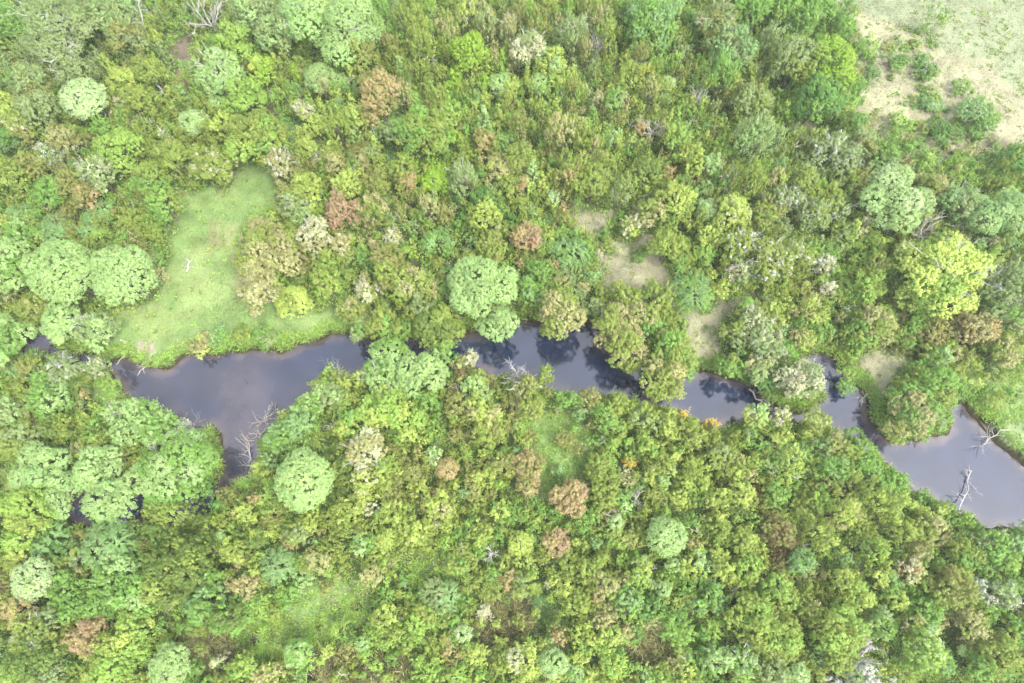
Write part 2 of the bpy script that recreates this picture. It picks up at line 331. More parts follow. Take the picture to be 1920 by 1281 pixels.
def foliage_mat(name, trans=0.52, gloss=0.3):
    m, n, l = new_mat(name)
    out = n.new("ShaderNodeOutputMaterial")
    at_ = n.new("ShaderNodeAttribute"); at_.attribute_name = "tint"
    tex = n.new("ShaderNodeTexCoord")
    no = n.new("ShaderNodeTexNoise"); no.inputs['Scale'].default_value = 2.3; no.inputs['Detail'].default_value = 3
    l.new(tex.outputs['Object'], no.inputs['Vector'])
    mr = n.new("ShaderNodeMapRange"); mr.inputs['From Min'].default_value = 0.3; mr.inputs['From Max'].default_value = 0.7
    mr.inputs['To Min'].default_value = 0.82; mr.inputs['To Max'].default_value = 1.15
    l.new(no.outputs['Fac'], mr.inputs['Value'])
    hs = n.new("ShaderNodeHueSaturation")
    l.new(at_.outputs['Color'], hs.inputs['Color']); l.new(mr.outputs[0], hs.inputs['Value'])
    p = n.new("ShaderNodeBsdfPrincipled"); p.inputs['Roughness'].default_value = 0.55
    p.inputs['Specular IOR Level'].default_value = gloss
    t = n.new("ShaderNodeBsdfTranslucent")
    mx = n.new("ShaderNodeMixShader"); mx.inputs[0].default_value = trans
    l.new(hs.outputs[0], p.inputs['Base Color']); l.new(hs.outputs[0], t.inputs['Color'])
    l.new(p.outputs[0], mx.inputs[1]); l.new(t.outputs[0], mx.inputs[2]); l.new(mx.outputs[0], out.inputs['Surface'])
    return m

def wood_mat(name, c1, c2):
    m, n, l = new_mat(name)
    out = n.new("ShaderNodeOutputMaterial")
    tex = n.new("ShaderNodeTexCoord")
    mp = n.new("ShaderNodeMapping"); mp.inputs['Scale'].default_value = (5, 5, 1.4)
    no = n.new("ShaderNodeTexNoise"); no.inputs['Scale'].default_value = 3.0; no.inputs['Detail'].default_value = 5
    cr = n.new("ShaderNodeValToRGB")
    cr.color_ramp.elements[0].position = 0.35; cr.color_ramp.elements[1].position = 0.65
    cr.color_ramp.elements[0].color = (*c1, 1); cr.color_ramp.elements[1].color = (*c2, 1)
    p = n.new("ShaderNodeBsdfPrincipled"); p.inputs['Roughness'].default_value = 0.85
    p.inputs['Specular IOR Level'].default_value = 0.2
    l.new(tex.outputs['Object'], mp.inputs[0]); l.new(mp.outputs[0], no.inputs['Vector'])
    l.new(no.outputs['Fac'], cr.inputs[0]); l.new(cr.outputs[0], p.inputs['Base Color'])
    l.new(p.outputs[0], out.inputs['Surface'])
    return m

M_LEAF = foliage_mat("foliage")
M_GRASS = foliage_mat("grass_blades", 0.25, 0.15)
M_BARK = wood_mat("bark", (0.06, 0.05, 0.04), (0.16, 0.14, 0.11))
M_DEAD = wood_mat("bleached_wood", (0.17, 0.16, 0.145), (0.36, 0.35, 0.32))
M_DRIFT = wood_mat("driftwood", (0.10, 0.09, 0.08), (0.27, 0.25, 0.225))

def ground_mat():
    m, n, l = new_mat("ground_cover")
    out = n.new("ShaderNodeOutputMaterial")
    at_ = n.new("ShaderNodeAttribute"); at_.attribute_name = "tint"
    tex = n.new("ShaderNodeTexCoord")
    a = n.new("ShaderNodeTexNoise"); a.inputs['Scale'].default_value = 0.45; a.inputs['Detail'].default_value = 8; a.inputs['Roughness'].default_value = 0.65
    b = n.new("ShaderNodeTexNoise"); b.inputs['Scale'].default_value = 5.0; b.inputs['Detail'].default_value = 6; b.inputs['Roughness'].default_value = 0.7
    l.new(tex.outputs['Object'], a.inputs['Vector']); l.new(tex.outputs['Object'], b.inputs['Vector'])
    def rng_(src, lo, hi, f0=0.3, f1=0.7):
        r = n.new("ShaderNodeMapRange"); r.inputs['From Min'].default_value = f0; r.inputs['From Max'].default_value = f1
        r.inputs['To Min'].default_value = lo; r.inputs['To Max'].default_value = hi
        l.new(src, r.inputs['Value']); return r.outputs[0]
    mul = n.new("ShaderNodeMath"); mul.operation = 'MULTIPLY'
    l.new(rng_(a.outputs['Fac'], 0.8, 1.2), mul.inputs[0]); l.new(rng_(b.outputs['Fac'], 0.6, 1.38), mul.inputs[1])
    hs = n.new("ShaderNodeHueSaturation")
    l.new(at_.outputs['Color'], hs.inputs['Color']); l.new(mul.outputs[0], hs.inputs['Value'])
    l.new(rng_(a.outputs['Fac'], 0.49, 0.512), hs.inputs['Hue'])
    p = n.new("ShaderNodeBsdfPrincipled"); p.inputs['Roughness'].default_value = 0.95; p.inputs['Specular IOR Level'].default_value = 0.1
    bp = n.new("ShaderNodeBump"); bp.inputs['Strength'].default_value = 0.6; bp.inputs['Distance'].default_value = 0.25
    l.new(b.outputs['Fac'], bp.inputs['Height']); l.new(bp.outputs[0], p.inputs['Normal'])
    l.new(hs.outputs[0], p.inputs['Base Color']); l.new(p.outputs[0], out.inputs['Surface'])
    return m

def water_mat():
    m, n, l = new_mat("river_water")
    out = n.new("ShaderNodeOutputMaterial")
    at_ = n.new("ShaderNodeAttribute"); at_.attribute_name = "tint"
    tex = n.new("ShaderNodeTexCoord")
    no = n.new("ShaderNodeTexNoise"); no.inputs['Scale'].default_value = 0.25; no.inputs['Detail'].default_value = 6; no.inputs['Roughness'].default_value = 0.6
    l.new(tex.outputs['Object'], no.inputs['Vector'])
    mr = n.new("ShaderNodeMapRange"); mr.inputs['From Min'].default_value = 0.3; mr.inputs['From Max'].default_value = 0.7
    mr.inputs['To Min'].default_value = 0.65; mr.inputs['To Max'].default_value = 1.4
    l.new(no.outputs['Fac'], mr.inputs['Value'])
    hs = n.new("ShaderNodeHueSaturation")
    l.new(at_.outputs['Color'], hs.inputs['Color']); l.new(mr.outputs[0], hs.inputs['Value'])
    w = n.new("ShaderNodeTexNoise"); w.inputs['Scale'].default_value = 3.0; w.inputs['Detail'].default_value = 3
    l.new(tex.outputs['Object'], w.inputs['Vector'])
    bp = n.new("ShaderNodeBump"); bp.inputs['Strength'].default_value = 0.10; bp.inputs['Distance'].default_value = 0.08
    l.new(w.outputs['Fac'], bp.inputs['Height'])
    p = n.new("ShaderNodeBsdfPrincipled"); p.inputs['Roughness'].default_value = 0.04
    p.inputs['IOR'].default_value = 1.66
    l.new(hs.outputs[0], p.inputs['Base Color']); l.new(bp.outputs[0], p.inputs['Normal'])
    l.new(p.outputs[0], out.inputs['Surface'])
    return m

# ------------------------------------------------------------------ colours
AK, AG = 0.63, 0.26      # photograph sRGB to base colour
def base_col(v, k, d=.03):
    c = lin(v); y = c @ np.array([.25, .65, .10])
    return (c * (1 - d) + y * d) * k

PAL = {k: base_col(v, AK) for k, v in dict(
    P=(168, 200, 120), M=(188, 212, 146), V=(156, 192, 58), L=(156, 190, 82), E=(206, 226, 112), Y=(180, 200, 92), O=(150, 170, 72),
    D=(116, 142, 58), G=(134, 176, 76), J=(112, 156, 70), B=(144, 182, 108), S=(152, 174, 106), T=(180, 180, 116),
    K=(150, 156, 80), C=(204, 206, 160), R=(180, 156, 116), Z=(186, 170, 112), A=(230, 204, 92), H=(132, 116, 72),
    N=(216, 144, 98), W=(212, 216, 200)).items()}
GND = {k: base_col(v, AG, .1) for k, v in dict(
    floor=(124, 140, 84), lawn=(160, 196, 104), lane=(164, 202, 104), lawn_tan=(186, 190, 122), sand=(214, 202, 178), brush=(170, 156, 132),
    dkgrass=(116, 156, 88), field=(186, 198, 148), straw=(208, 206, 160), pale=(170, 202, 130), reed=(162, 156, 118),
    mud=(92, 86, 54), bed=(60, 50, 44)).items()}

# ------------------------------------------------------------------ ground and water
def axis(lo, hi, step, far):
    a = np.arange(lo, hi + step, step)
    g = [step * 1.6]
    while sum(g) < far: g.append(g[-1] * 1.6)
    g = np.cumsum(g)
    return np.concatenate([(a[0] - g)[::-1], a, a[-1] + g])

gx, gy = axis(-104, 112, 0.4, 2500), axis(-24, 122, 0.4, 2500)
X, Y = np.meshgrid(gx, gy)
X, Y = X.ravel(), Y.ravel()
SD = river_sd(X, Y)
Z = height(X, Y, SD)

def cover_at(x, y, sd, parts=False):
    c = np.tile(GND['floor'], (len(x), 1)).astype(float)
    wx = x + fbm(x, y, 4.0, 3) * 3.2
    wy = y + fbm(x + 91, y, 4.0, 4) * 3.2
    open_ = np.zeros(len(x)); lane = np.zeros(len(x)); reed = np.zeros(len(x))
    for key, soft, s in COVER:
        p = poly_px(s, 0.0)
        s_m = soft * 0.075
        b = (wx > p[:, 0].min() - 4) & (wx < p[:, 0].max() + 4) & (wy > p[:, 1].min() - 4) & (wy < p[:, 1].max() + 4)
        if not b.any(): continue
        d = signed(p, wx[b], wy[b])
        w = 1 - smooth(-s_m, s_m, d)
        c[b] = c[b] * (1 - w[:, None]) + GND[key] * w[:, None]
        open_[b] = np.maximum(open_[b], w)
        if key in ('lane', 'dkgrass'): lane[b] = np.maximum(lane[b], w)
        if key == 'reed': reed[b] = np.maximum(reed[b], w)
    n1 = fbm(x, y, 6.5, 5); n2 = fbm(x + 33, y, 2.1, 4); n3 = fbm(x * .6 + y * .8, (y * .6 - x * .8) * 2.6, 6.0, 3)
    fld = smooth(58, 66, x) * smooth(48, 56, y)
    c = c * (1 + (.34 * n1 + .40 * n2) * (1 - .6 * fld))[:, None]
    k = (smooth(.12, .5, n1 + n2 * .6) * .35 * (1 - fld))[:, None]
    c = c * (1 - k) + GND['lawn_tan'] * k
    k = (smooth(.15, .5, n3) * .18 * open_)[:, None]
    c = c * (1 - k) + GND['brush'] * np.array([.95, 1.05, .8]) * k
    k = (1 - smooth(0.05, 0.4, sd))[:, None]
    c = c * (1 - k) + GND['mud'] * k
    k = (1 - smooth(-0.9, -0.3, sd))[:, None]
    c = c * (1 - k) + GND['bed'] * k
    if parts: return c, open_, lane, reed
    return c

GC = cover_at(X, Y, SD)
nx, ny = len(gx), len(gy)
ii = np.arange(nx * ny).reshape(ny, nx)
F = np.stack([ii[:-1, :-1], ii[:-1, 1:], ii[1:, 1:], ii[1:, :-1]], -1).reshape(-1, 4)
ground = link("ground", mesh_np("ground", np.stack([X, Y, Z], -1), F, ground_mat(), GC))
tag(ground, "woodland floor with grass clearings and a dry tan field", kind="structure")
ground.data.shade_smooth()

wx_, wy_ = np.arange(-103, 111, 0.8), np.arange(-22, 80, 0.8)
WX, WY = np.meshgrid(wx_, wy_); WX, WY = WX.ravel(), WY.ravel()
wsd = river_sd(WX, WY)
deep, shal = np.array([0.006, 0.009, 0.021]), np.array([0.056, 0.042, 0.036])
pool = np.clip(1 - np.hypot((WX - at(400, 770)[0]) / 22, (WY - at(400, 770)[1]) / 10), 0, 1) * (0.8 + fbm(WX, WY, 6, 1))
k = np.clip(np.maximum(0.8 * smooth(-1.8, -0.2, wsd + fbm(WX, WY, 4, 2) * 1.2), pool * 0.8), 0, 1)[:, None]
jj = np.arange(len(WX)).reshape(len(wy_), len(wx_))
WF = np.stack([jj[:-1, :-1], jj[:-1, 1:], jj[1:, 1:], jj[1:, :-1]], -1).reshape(-1, 4)
water = link("water", mesh_np("water", np.stack([WX, WY, np.full(len(WX), WATER_Z)], -1), WF, water_mat(), deep * (1 - k) + shal * k))
tag(water, "slow dark river winding from west to east", kind="structure")

# ------------------------------------------------------------------ foliage
def rdir(rng, n):
    v = rng.normal(size=(n, 3)); return v / np.linalg.norm(v, axis=1, keepdims=True)

def unit(v): return v / (np.linalg.norm(v, axis=1, keepdims=True) + 1e-9)

def leaf_quads(P, N, size, asp, rng, along=None):
    """kite-shaped leaves at P facing N; along gives the long direction"""
    t = rdir(rng, len(P)) if along is None else along
    u = unit(t - N * (t * N).sum(1, keepdims=True))
    w = np.cross(N, u)
    s = size[:, None]
    a = P + u * s; b = P + w * s * asp + u * s * 0.15; c = P - u * s; d = P - w * s * asp + u * s * 0.15
    V = np.stack([a, b, c, d], 1).reshape(-1, 3)
    return V

def pick_colour(cols, rng, n_l):
    """one colour per lobe"""
    base = PAL[cols[0]]; out = np.tile(base, (n_l, 1))
    if len(cols) > 1:
        share = 0.0 if cols[1] in 'CW' else 0.3 if cols[1] in 'MZTN' else 0.38
        out[rng.random(n_l) < share] = PAL[cols[1]]
    return out * rng.uniform(.92, 1.08, (n_l, 1)) * rng.uniform(0.97, 1.03, (n_l, 3))

FORM = {  # lobes, lobe radius, lobe offset, tuft radius, tufts per m2, leaves per tuft, leaf size, aspect
 'r': (19, .27, .66, .21, 7.6, 15, .088, .62),
 'u': (12, .33, .62, .27, 4.6, 22, .098, .6),
 'w': (19, .26, .70, .25, 5.4, 19, .098, .6),
 's': (10, .27, .62, .22, 4.6, 24, .11, .42),
 'c': (1, 1., 0., .22, 6.0, 20, .10, .6),
 'f': (7, .40, .50, .30, 4.2, 26, .16, .2),
 'm': (11, .37, .64, .22, 6.6, 15, .090, .62),
 'l': (7, .36, .60, .24, 4.4, 18, .10, .6),
}

def crown_verts(form, r, rz, zc, cols, rng, dens=1.0, k_leaf=1.0):
    nl, lr, lo, tr, tpm, lpt, ls, asp = FORM[form]
    sx = np.array([1, 1, rz / r])
    if form == 'c':
        n = int(2.0 * np.pi * r * rz * tpm * .8)
        h = rng.random(n) ** 1.6; ang = rng.random(n) * 2 * np.pi
        rr = r * (1 - h) ** .8 * rng.uniform(.8, 1.05, n)
        C = np.stack([rr * np.cos(ang), rr * np.sin(ang), zc - rz + 2 * rz * h], -1)
        Nn = unit(np.stack([np.cos(ang), np.sin(ang), np.full(n, .7)], -1))
        tc = pick_colour(cols[0], rng, n)
    else:
        nl = max(4, int(round(nl * (0.55 + 0.45 * min(r / 3.0, 1.6)) * rng.uniform(.85, 1.15))))
        g = np.arange(nl) + rng.random(nl) * .6
        zz = 1 - (1.25 if form in 'rflm' else 1.6) * (g + .3) / nl     # from the top down past the waist
        zz = np.clip(zz, -.7, 1)
        ang = g * 2.39996 + rng.random() * 6.28
        q = np.sqrt(np.clip(1 - np.where(zz < 0, zz * .4, zz) ** 2, 0, 1))
        off = lo * rng.uniform(.72 if form == 'r' else .8, 1.16, nl)
        L = np.stack([q * np.cos(ang) * off, q * np.sin(ang) * off, zz * off], -1) * r
        egg = rng.uniform(.80, 1.16, 2); L[:, :2] *= egg
        lrad = r * lr * rng.uniform(.78, 1.22, nl) * (1.25 if nl < 8 else 1)
        if form == 'r': L = np.vstack([L, [[0, 0, 0]]]); lrad = np.append(lrad, r * .84)
        if form in 'uwsm': L = np.vstack([L, [[0, 0, -.1 * r]]]); lrad = np.append(lrad, r * .55)
        lc = pick_colour(cols, rng, len(L))
        cnt = np.maximum(4, (4 * np.pi * lrad ** 2 * .62 * tpm * dens * (1.2 if form == 's' else 1))).astype(int)
        idx = np.repeat(np.arange(len(L)), cnt)
        d = rdir(rng, len(idx)); d[:, 2] = np.where(d[:, 2] < -.3, -d[:, 2], d[:, 2])
        lz = 1.5 if form == 's' else 1.0
        C = L[idx] + d * lrad[idx][:, None] * rng.uniform(.88, 1.05, (len(idx), 1)) * np.array([1, 1, lz])
        dist = np.linalg.norm((C[:, None, :] - L[None]) / np.array([1, 1, lz]), axis=2) / lrad[None]
        dist[np.arange(len(idx)), idx] = 9
        keep = (dist.min(1) > .80) | (rng.random(len(idx)) < .06)
        C, d, idx = C[keep], d[keep], idx[keep]
        C = C * sx; C[:, 2] += zc
        Nn = unit(d + np.array([0, 0, .35]))
        tc = lc[idx] * rng.uniform(.9, 1.1, (len(C), 1))
        if len(cols) > 1:
            sw = rng.random(len(C)) < (.15 if cols[1] in 'CW' else .10)
            tc[sw] = PAL[cols[1]] * rng.uniform(.85, 1.15, (sw.sum(), 1))
    nt = len(C)
    low = C[:, 2] < .25
    C[low, 2] = .25 + rng.random(low.sum()) * .2
    trad = tr * rng.uniform(.7, 1.35, nt)
    n_lf = np.maximum(5, (lpt * k_leaf * rng.uniform(.7, 1.3, nt))).astype(int)
    ti = np.repeat(np.arange(nt), n_lf); m = len(ti)
    rd = rdir(rng, m)
    if form in 's':
        axis_ = unit(Nn * .5 + np.array([0, 0, 1.0]) + rdir(rng, nt) * .25)
        u = rng.random(m)
        P = C[ti] + axis_[ti] * (u * trad[ti] * 3.2)[:, None] + rd * (trad[ti] * (1 - .75 * u))[:, None]
        N = unit(rd * .7 + Nn[ti] * .8); along = unit(axis_[ti] + rd * .5)
    elif form == 'f':
        axis_ = unit(Nn * np.array([1, 1, .3]) + rdir(rng, nt) * .35)
        u = rng.random(m)
        P = C[ti] + axis_[ti] * ((u - .4) * trad[ti] * 2.6)[:, None] + rd * (trad[ti] * .45)[:, None]
        P[:, 2] -= .25 * u * u
        N = unit(rd * .6 + Nn[ti] + np.array([0, 0, .4])); along = unit(axis_[ti] + rd * .45)
    else:
        if form in 'rm':
            P = C[ti] + rd * (trad[ti] * rng.uniform(.45, 1.05, m))[:, None]; along = None
        else:
            axis_ = unit(Nn * .8 + np.array([0, 0, .45]) + rdir(rng, nt) * .35); u = rng.random(m) ** 1.2
            P = C[ti] + axis_[ti] * ((u * 2.1 - .4) * trad[ti])[:, None] + rd * (trad[ti] * rng.uniform(.5, 1.1, m) * (1 - .6 * u))[:, None]
            along = unit(axis_[ti] + rd * .9)
        N = unit(rd * .5 + Nn[ti] * .75 + np.array([0, 0, .25]))
    size = ls * rng.uniform(.65, 1.4, m)
    V = leaf_quads(P, N, size, asp, rng, along)
    cl = tc[ti] * rng.uniform(.86, 1.14, (m, 1)) * (1 + rng.normal(0, .04, (m, 3)))
    return V, np.repeat(cl, 4, axis=0), (L if form != 'c' else None)

def tube(pts, rad, sides=5):
    pts = np.asarray(pts, float); n = len(pts)
    V = []; 
    for i in range(n):
        d = pts[min(i + 1, n - 1)] - pts[max(i - 1, 0)]; d /= np.linalg.norm(d) + 1e-9
        a = np.cross(d, [0.3, 0.9, 0.2]); a /= np.linalg.norm(a) + 1e-9; b = np.cross(d, a)
        for s in range(sides):
            t = 2 * np.pi * s / sides
            V.append(pts[i] + (a * math.cos(t) + b * math.sin(t)) * rad[i])
    Fq = []
    for i in range(n - 1):
        for s in range(sides):
            p = i * sides + s; q = i * sides + (s + 1) % sides
            Fq.append((p, q, q + sides, p + sides))
    return np.array(V), np.array(Fq)

class Tubes:
    def __init__(self): self.v, self.f, self.n = [], [], 0
    def add(self, pts, rad, sides=5):
        V, Fq = tube(pts, rad, sides); self.v.append(V); self.f.append(Fq + self.n); self.n += len(V)
    def mesh(self, name, mat):
        me = mesh_np(name, np.vstack(self.v), np.vstack(self.f), mat); me.shade_smooth(); return me

def crooked(a, b, rng, n=4, w=.08):
    a, b = np.asarray(a, float), np.asarray(b, float)
    t = np.linspace(0, 1, n)[:, None]
    p = a + (b - a) * t
    j = rng.normal(size=(n, 3)) * np.linalg.norm(b - a) * w; j[0] = 0; j[-1] = 0
    return p + j

def branch(tb, p, d, length, rad, depth_, rng, spread=.6, up=.15, kids=3):
    """a crooked limb that forks into thinner ones"""
    n = 4; pts = [np.array(p, float)]; dd = np.array(d, float)
    dirs = []
    for i in range(n - 1):
        dd = dd + rng.normal(size=3) * .16 + np.array([0, 0, up * .3]); dd /= np.linalg.norm(dd)
        pts.append(pts[-1] + dd * length / (n - 1)); dirs.append(dd.copy())
    tb.add(pts, np.linspace(rad, rad * .45, n), 4 if depth_ < 2 else 5)
    if depth_ <= 0: return
    for k_ in range(kids):
        i = rng.integers(1, n)
        nd = dirs[i - 1] + rng.normal(size=3) * spread; nd /= np.linalg.norm(nd)
        branch(tb, pts[i], nd, length * rng.uniform(.45, .75), rad * .5, depth_ - 1, rng, spread, up, kids)

def trunk_mesh(base_off, top, r, rng, lobes=None, h=None):
    """tapered trunk with limbs; base at the origin, crown centre at top"""
    tb = Tubes(); top = np.array(top, float)
    rad = .045 * r + .05
    fork = top * .62
    tb.add(crooked([0, 0, -.25], fork, rng, 4, .03), np.linspace(rad, rad * .7, 4), 6)
    for i in range(5):
        a = rng.random() * 6.28; q = r * rng.uniform(.35, .7)
        e = top + np.array([math.cos(a) * q, math.sin(a) * q, r * rng.uniform(-.1, .4)])
        tb.add(crooked(fork, e, rng, 4, .06), np.linspace(rad * .55, rad * .15, 4), 4)
    return tb.mesh("trunk", M_BARK)

QF_cache = {}
def quad_faces(n):
    return np.arange(n, dtype=np.int32).reshape(-1, 4)

# ------------------------------------------------------------------ the trees and shrubs
KIND = {'r': ("round_tree", "tree", "round, dense-crowned trees"), 'u': ("bushy_tree", "tree", "bushy riverside trees"),
        'w': ("spreading_tree", "tree", "broad, many-lobed trees"), 'm': ("billowing_tree", "tree", "billowing light-green trees"), 's': ("brushy_tree", "tree", "upright brush-topped trees"),
        'c': ("conical_tree", "tree", "small cone-shaped trees"), 'f': ("willow", "willow", "feathery low willows"),
        'l': ("shrub", "shrub", "low shrubs"), 'n': ("dead_tree", "dead tree", "bare dead trees")}
COLW = dict(P="pale green", M="mint-white", V="vivid green", L="lime green", Y="yellow-green", E="pale lime", O="olive", D="dark olive", G="mid-green",
            J="deep green", B="blue-green", S="sage", T="khaki", K="brown-olive", C="cream", R="rust", Z="salmon-tan", A="amber",
            H="dark brown", N="orange", W="whitish")
FORMW = dict(r="round tree", u="bushy tree", w="broad lobed tree", m="billowing tree", s="upright brushy tree", c="cone-shaped tree", f="feathery willow",
             l="low shrub", n="bare dead tree")
rows = []
for part in TREES.replace("\n", ";").split(";"):
    t = part.split()
    if len(t) < 5: continue
    rows.append((int(t[0]), int(t[1]), int(t[2]), t[3], t[4], t[5] if len(t) > 5 else ""))

ORD = ["first", "second", "third", "fourth", "fifth", "sixth", "seventh", "eighth", "ninth", "tenth"]
DIRW = ["east", "northeast", "north", "northwest", "west", "southwest", "south", "southeast"]
labels = {}
bins = {}
for i, (x, y, r, f, c, b) in enumerate(rows):
    for k_, (short, full) in MARKS.items():
        if abs(k_[0] - x) <= 1 and abs(k_[1] - y) <= 1 and i not in labels and k_ not in bins.get('used', set()):
            labels[i] = full; bins.setdefault('used', set()).add(k_); break
    if i in labels: continue
    size = "large " if r >= 42 else "small " if r <= 17 and f not in 'nl' else ""
    cw = "grey-white" if f == 'n' else COLW[c[0]] + (" and " + COLW[c[1]] if len(c) > 1 else "")
    look = size + cw + " " + FORMW[f]
    k_ = min(MARKS, key=lambda m: math.hypot(m[0] - x, m[1] - y))
    a = math.atan2(k_[1] - y, x - k_[0]); dw = DIRW[int(round(a / (math.pi / 4))) % 8]
    bins.setdefault((look, k_, dw), []).append((math.hypot(k_[0] - x, k_[1] - y), i))
for key, lst in bins.items():
    if key == 'used': continue
    look, k_, dw = key; lst.sort()
    for n_, (_, i) in enumerate(lst):
        od = "" if len(lst) == 1 else ORD[n_] + " one "
        labels[i] = f"{look}, {od}{dw} of {MARKS[k_][0]}"

tree_xy = []
for i, (px, py, rp, form, cols, flag) in enumerate(rows):
    rng = np.random.default_rng(1000 + i)
    s = depth(py) / FPX
    r = rp * s * 1.04
    north = smooth(520, 150, py) if False else float(1 - smooth(150, 520, np.array(py)))
    if form == 'r': rz, h = r * .82, 2.0 * r + 1.2
    elif form == 'u': rz, h = r * .85 + .7, 1.75 * r + 1.9
    elif form == 'm': rz, h = r * .68 + .5, 1.5 * r + 2.2
    elif form == 'w': rz, h = r * .55 + 1.6, 1.1 * r + 4.0
    elif form == 's': rz, h = r * 1.25 + .9, 2.2 * r + 2.6
    elif form == 'c': rz, h = 2.5 * r, 5.2 * r + 1.5
    elif form == 'f': rz, h = r * .72, 1.25 * r + .8
    elif form == 'l': rz, h = r * .55, .8 * r + .4
    else: rz, h = r, 2.2 * r + 3.5
    if form in 'uws': h += 1.6 * north
    rz = min(rz, h * .52)
    zc = h - rz * .98
    cx, cy = at(px, py, zc)
    bx, by = cx, cy
    d0 = float(river_sd(np.array([bx]), np.array([by]), False)[0])
    if d0 < .6:                                            # crown over water: the foot stands back on the bank
        e = .3
        for _ in range(14):
            d_ = float(river_sd(np.array([bx]), np.array([by]), False)[0])
            if d_ > .6: break
            gxx = float(river_sd(np.array([bx + e]), np.array([by]), False)[0]) - d_
            gyy = float(river_sd(np.array([bx]), np.array([by + e]), False)[0]) - d_
            gn = math.hypot(gxx, gyy) + 1e-6
            bx += gxx / gn * .6; by += gyy / gn * .6
    bz = float(height(np.array([bx]), np.array([by]))[0])
    off = np.array([cx - bx, cy - by, 0])
    name, cat, group = KIND[form]
    root = bpy.data.objects.new(name, None); root.location = (bx, by, bz); root.empty_display_size = .5
    col.objects.link(root)
    tag(root, labels[i], cat, group)
    tree_xy.append((cx, cy, r, zc, form, cols))
    if form == 'n':
        tb = Tubes(); hh = h * .5
        lean = np.array([rng.normal() * .12, rng.normal() * .12, 1.0])
        p = [np.array([0, 0, -.3]), lean * hh * .4, lean * hh * .8]
        tb.add(p, [.16, .13, .1], 6)
        link("trunk", tb.mesh("trunk", M_DEAD), root)
        tb = Tubes()
        for k_ in range(7):
            a = k_ * .9 + rng.random(); q = lean * hh * rng.uniform(.5, .8)
            branch(tb, q, unit(np.array([[math.cos(a) * .8, math.sin(a) * .8, rng.uniform(.6, 1.3)]]))[0], r * rng.uniform(.8, 1.25), .10, 2, rng, .45, .3, 4)
        link("branches", tb.mesh("branches", M_DEAD), root)
        continue
    V, cl, L = crown_verts(form, r, rz, zc, cols, rng)
    V[:, :2] += off[:2]
    cr = link("foliage" if form in 'lf' else "crown", mesh_np(name + "_crown", V, quad_faces(len(V)), M_LEAF, cl), root)
    if form != 'l':
        link("trunk", trunk_mesh(off, off + np.array([0, 0, zc]), r, rng), root)
    else:
        tb = Tubes()
        for k_ in range(4):
            branch(tb, (0, 0, -.1), unit(np.array([[rng.normal(), rng.normal(), 1.5]]))[0], r * .6, .03, 1, rng)
        link("stem", tb.mesh("stem", M_BARK), root)
    if 'b' in flag:
        c0 = off + np.array([0, 0, zc])
        for k_ in range(4 + int(r)):
            a = rng.random() * 6.28; q = rng.uniform(.15, .75)
            p = c0 + np.array([math.cos(a) * q * r, math.sin(a) * q * r, rz * (1 - q * q) * .72])
            tb = Tubes()
            branch(tb, p, unit(np.array([[math.cos(a) * .9, math.sin(a) * .9, .8]]))[0], r * .34, .05, 2, rng, .6, .1, 3)
            link("bare_branch", tb.mesh("bare_branch", M_DEAD), root)

# ------------------------------------------------------------------ undergrowth between the trees
TX = np.array([(a, b, c, d) for a, b, c, d, _, _ in tree_xy])
rng = np.random.default_rng(7)
step = 1.5
ux, uy = np.meshgrid(np.arange(-98, 100, step), np.arange(-20, 106, step))
ux = ux.ravel() + rng.uniform(-.7, .7, ux.size); uy = uy.ravel() + rng.uniform(-.7, .7, uy.size)
keep = (np.abs(ux) < 62 + .55 * np.maximum(uy, 0) + 6)
ux, uy = ux[keep], uy[keep]
usd = river_sd(ux, uy)
psd = np.min([signed(p, ux, uy) for p in ponds], 0)
usd = np.where(psd < 2.0, 0, usd)
_, uopen, ulane, ureed = cover_at(ux, uy, usd, True)
keep = (usd > .7) & ((uopen < .2) | (uopen < .6) & (rng.random(len(ux)) < .3) | (ulane > .3) & (rng.random(len(ux)) < .22) | (ureed > .3) & (rng.random(len(ux)) < .4))
ux, uy, uopen = ux[keep], uy[keep], uopen[keep]
dd = np.hypot(ux[:, None] - TX[None, :, 0], uy[:, None] - TX[None, :, 1])
near = dd.argmin(1)
cover = (dd / TX[None, :, 2]).min(1)
VV, CC = [], []
for i in range(len(ux)):
    if cover[i] < .62: continue
    rs = rng.uniform(.55, 1.25) ** 1.3 * 1.25 * (.6 if uopen[i] > .2 else 1)
    n3 = np.argsort(dd[i])[:4]
    src = tree_xy[int(rng.choice(n3))]
    c = src[5] if src[4] != 'n' else 'O'
    c = c[:1] if rng.random() < .7 else c
    if c[0] in 'PMCRZANB' : c = rng.choice(list('GYOLLO'))
    if rng.random() < .34: c = rng.choice(list('DGOYOLKGLOB'))
    if rng.random() < .03: c = rng.choice(list('ZCKT'))
    nth = smooth(35, 75, uy[i])
    f = rng.choice(list('uulsfsc' if nth < .4 else 'ussscs'))
    hh = rng.uniform(1.5, 3.2) + .8 * rs + nth * rng.uniform(.5, 3.0)
    rs *= 1 - .12 * float(nth)
    V, cl, _ = crown_verts(f, rs, max(rs * .8, hh * .45), hh * .55, str(c), rng, .8, .7)
    V[:, 0] += ux[i]; V[:, 1] += uy[i]; V[:, 2] += 0.1
    VV.append(V); CC.append(cl)
fx, fy = rng.uniform(45, 112, 1500), rng.uniform(38, 100, 1500)
den = fbm(fx, fy, 7.0, 1)
edge = signed(poly_px("1540 -40 1610 20 1680 60 1790 110 1900 200 1960 250 1920 300 1830 290 1760 320 1690 290 1600 250 1560 200", 0), fx, fy)
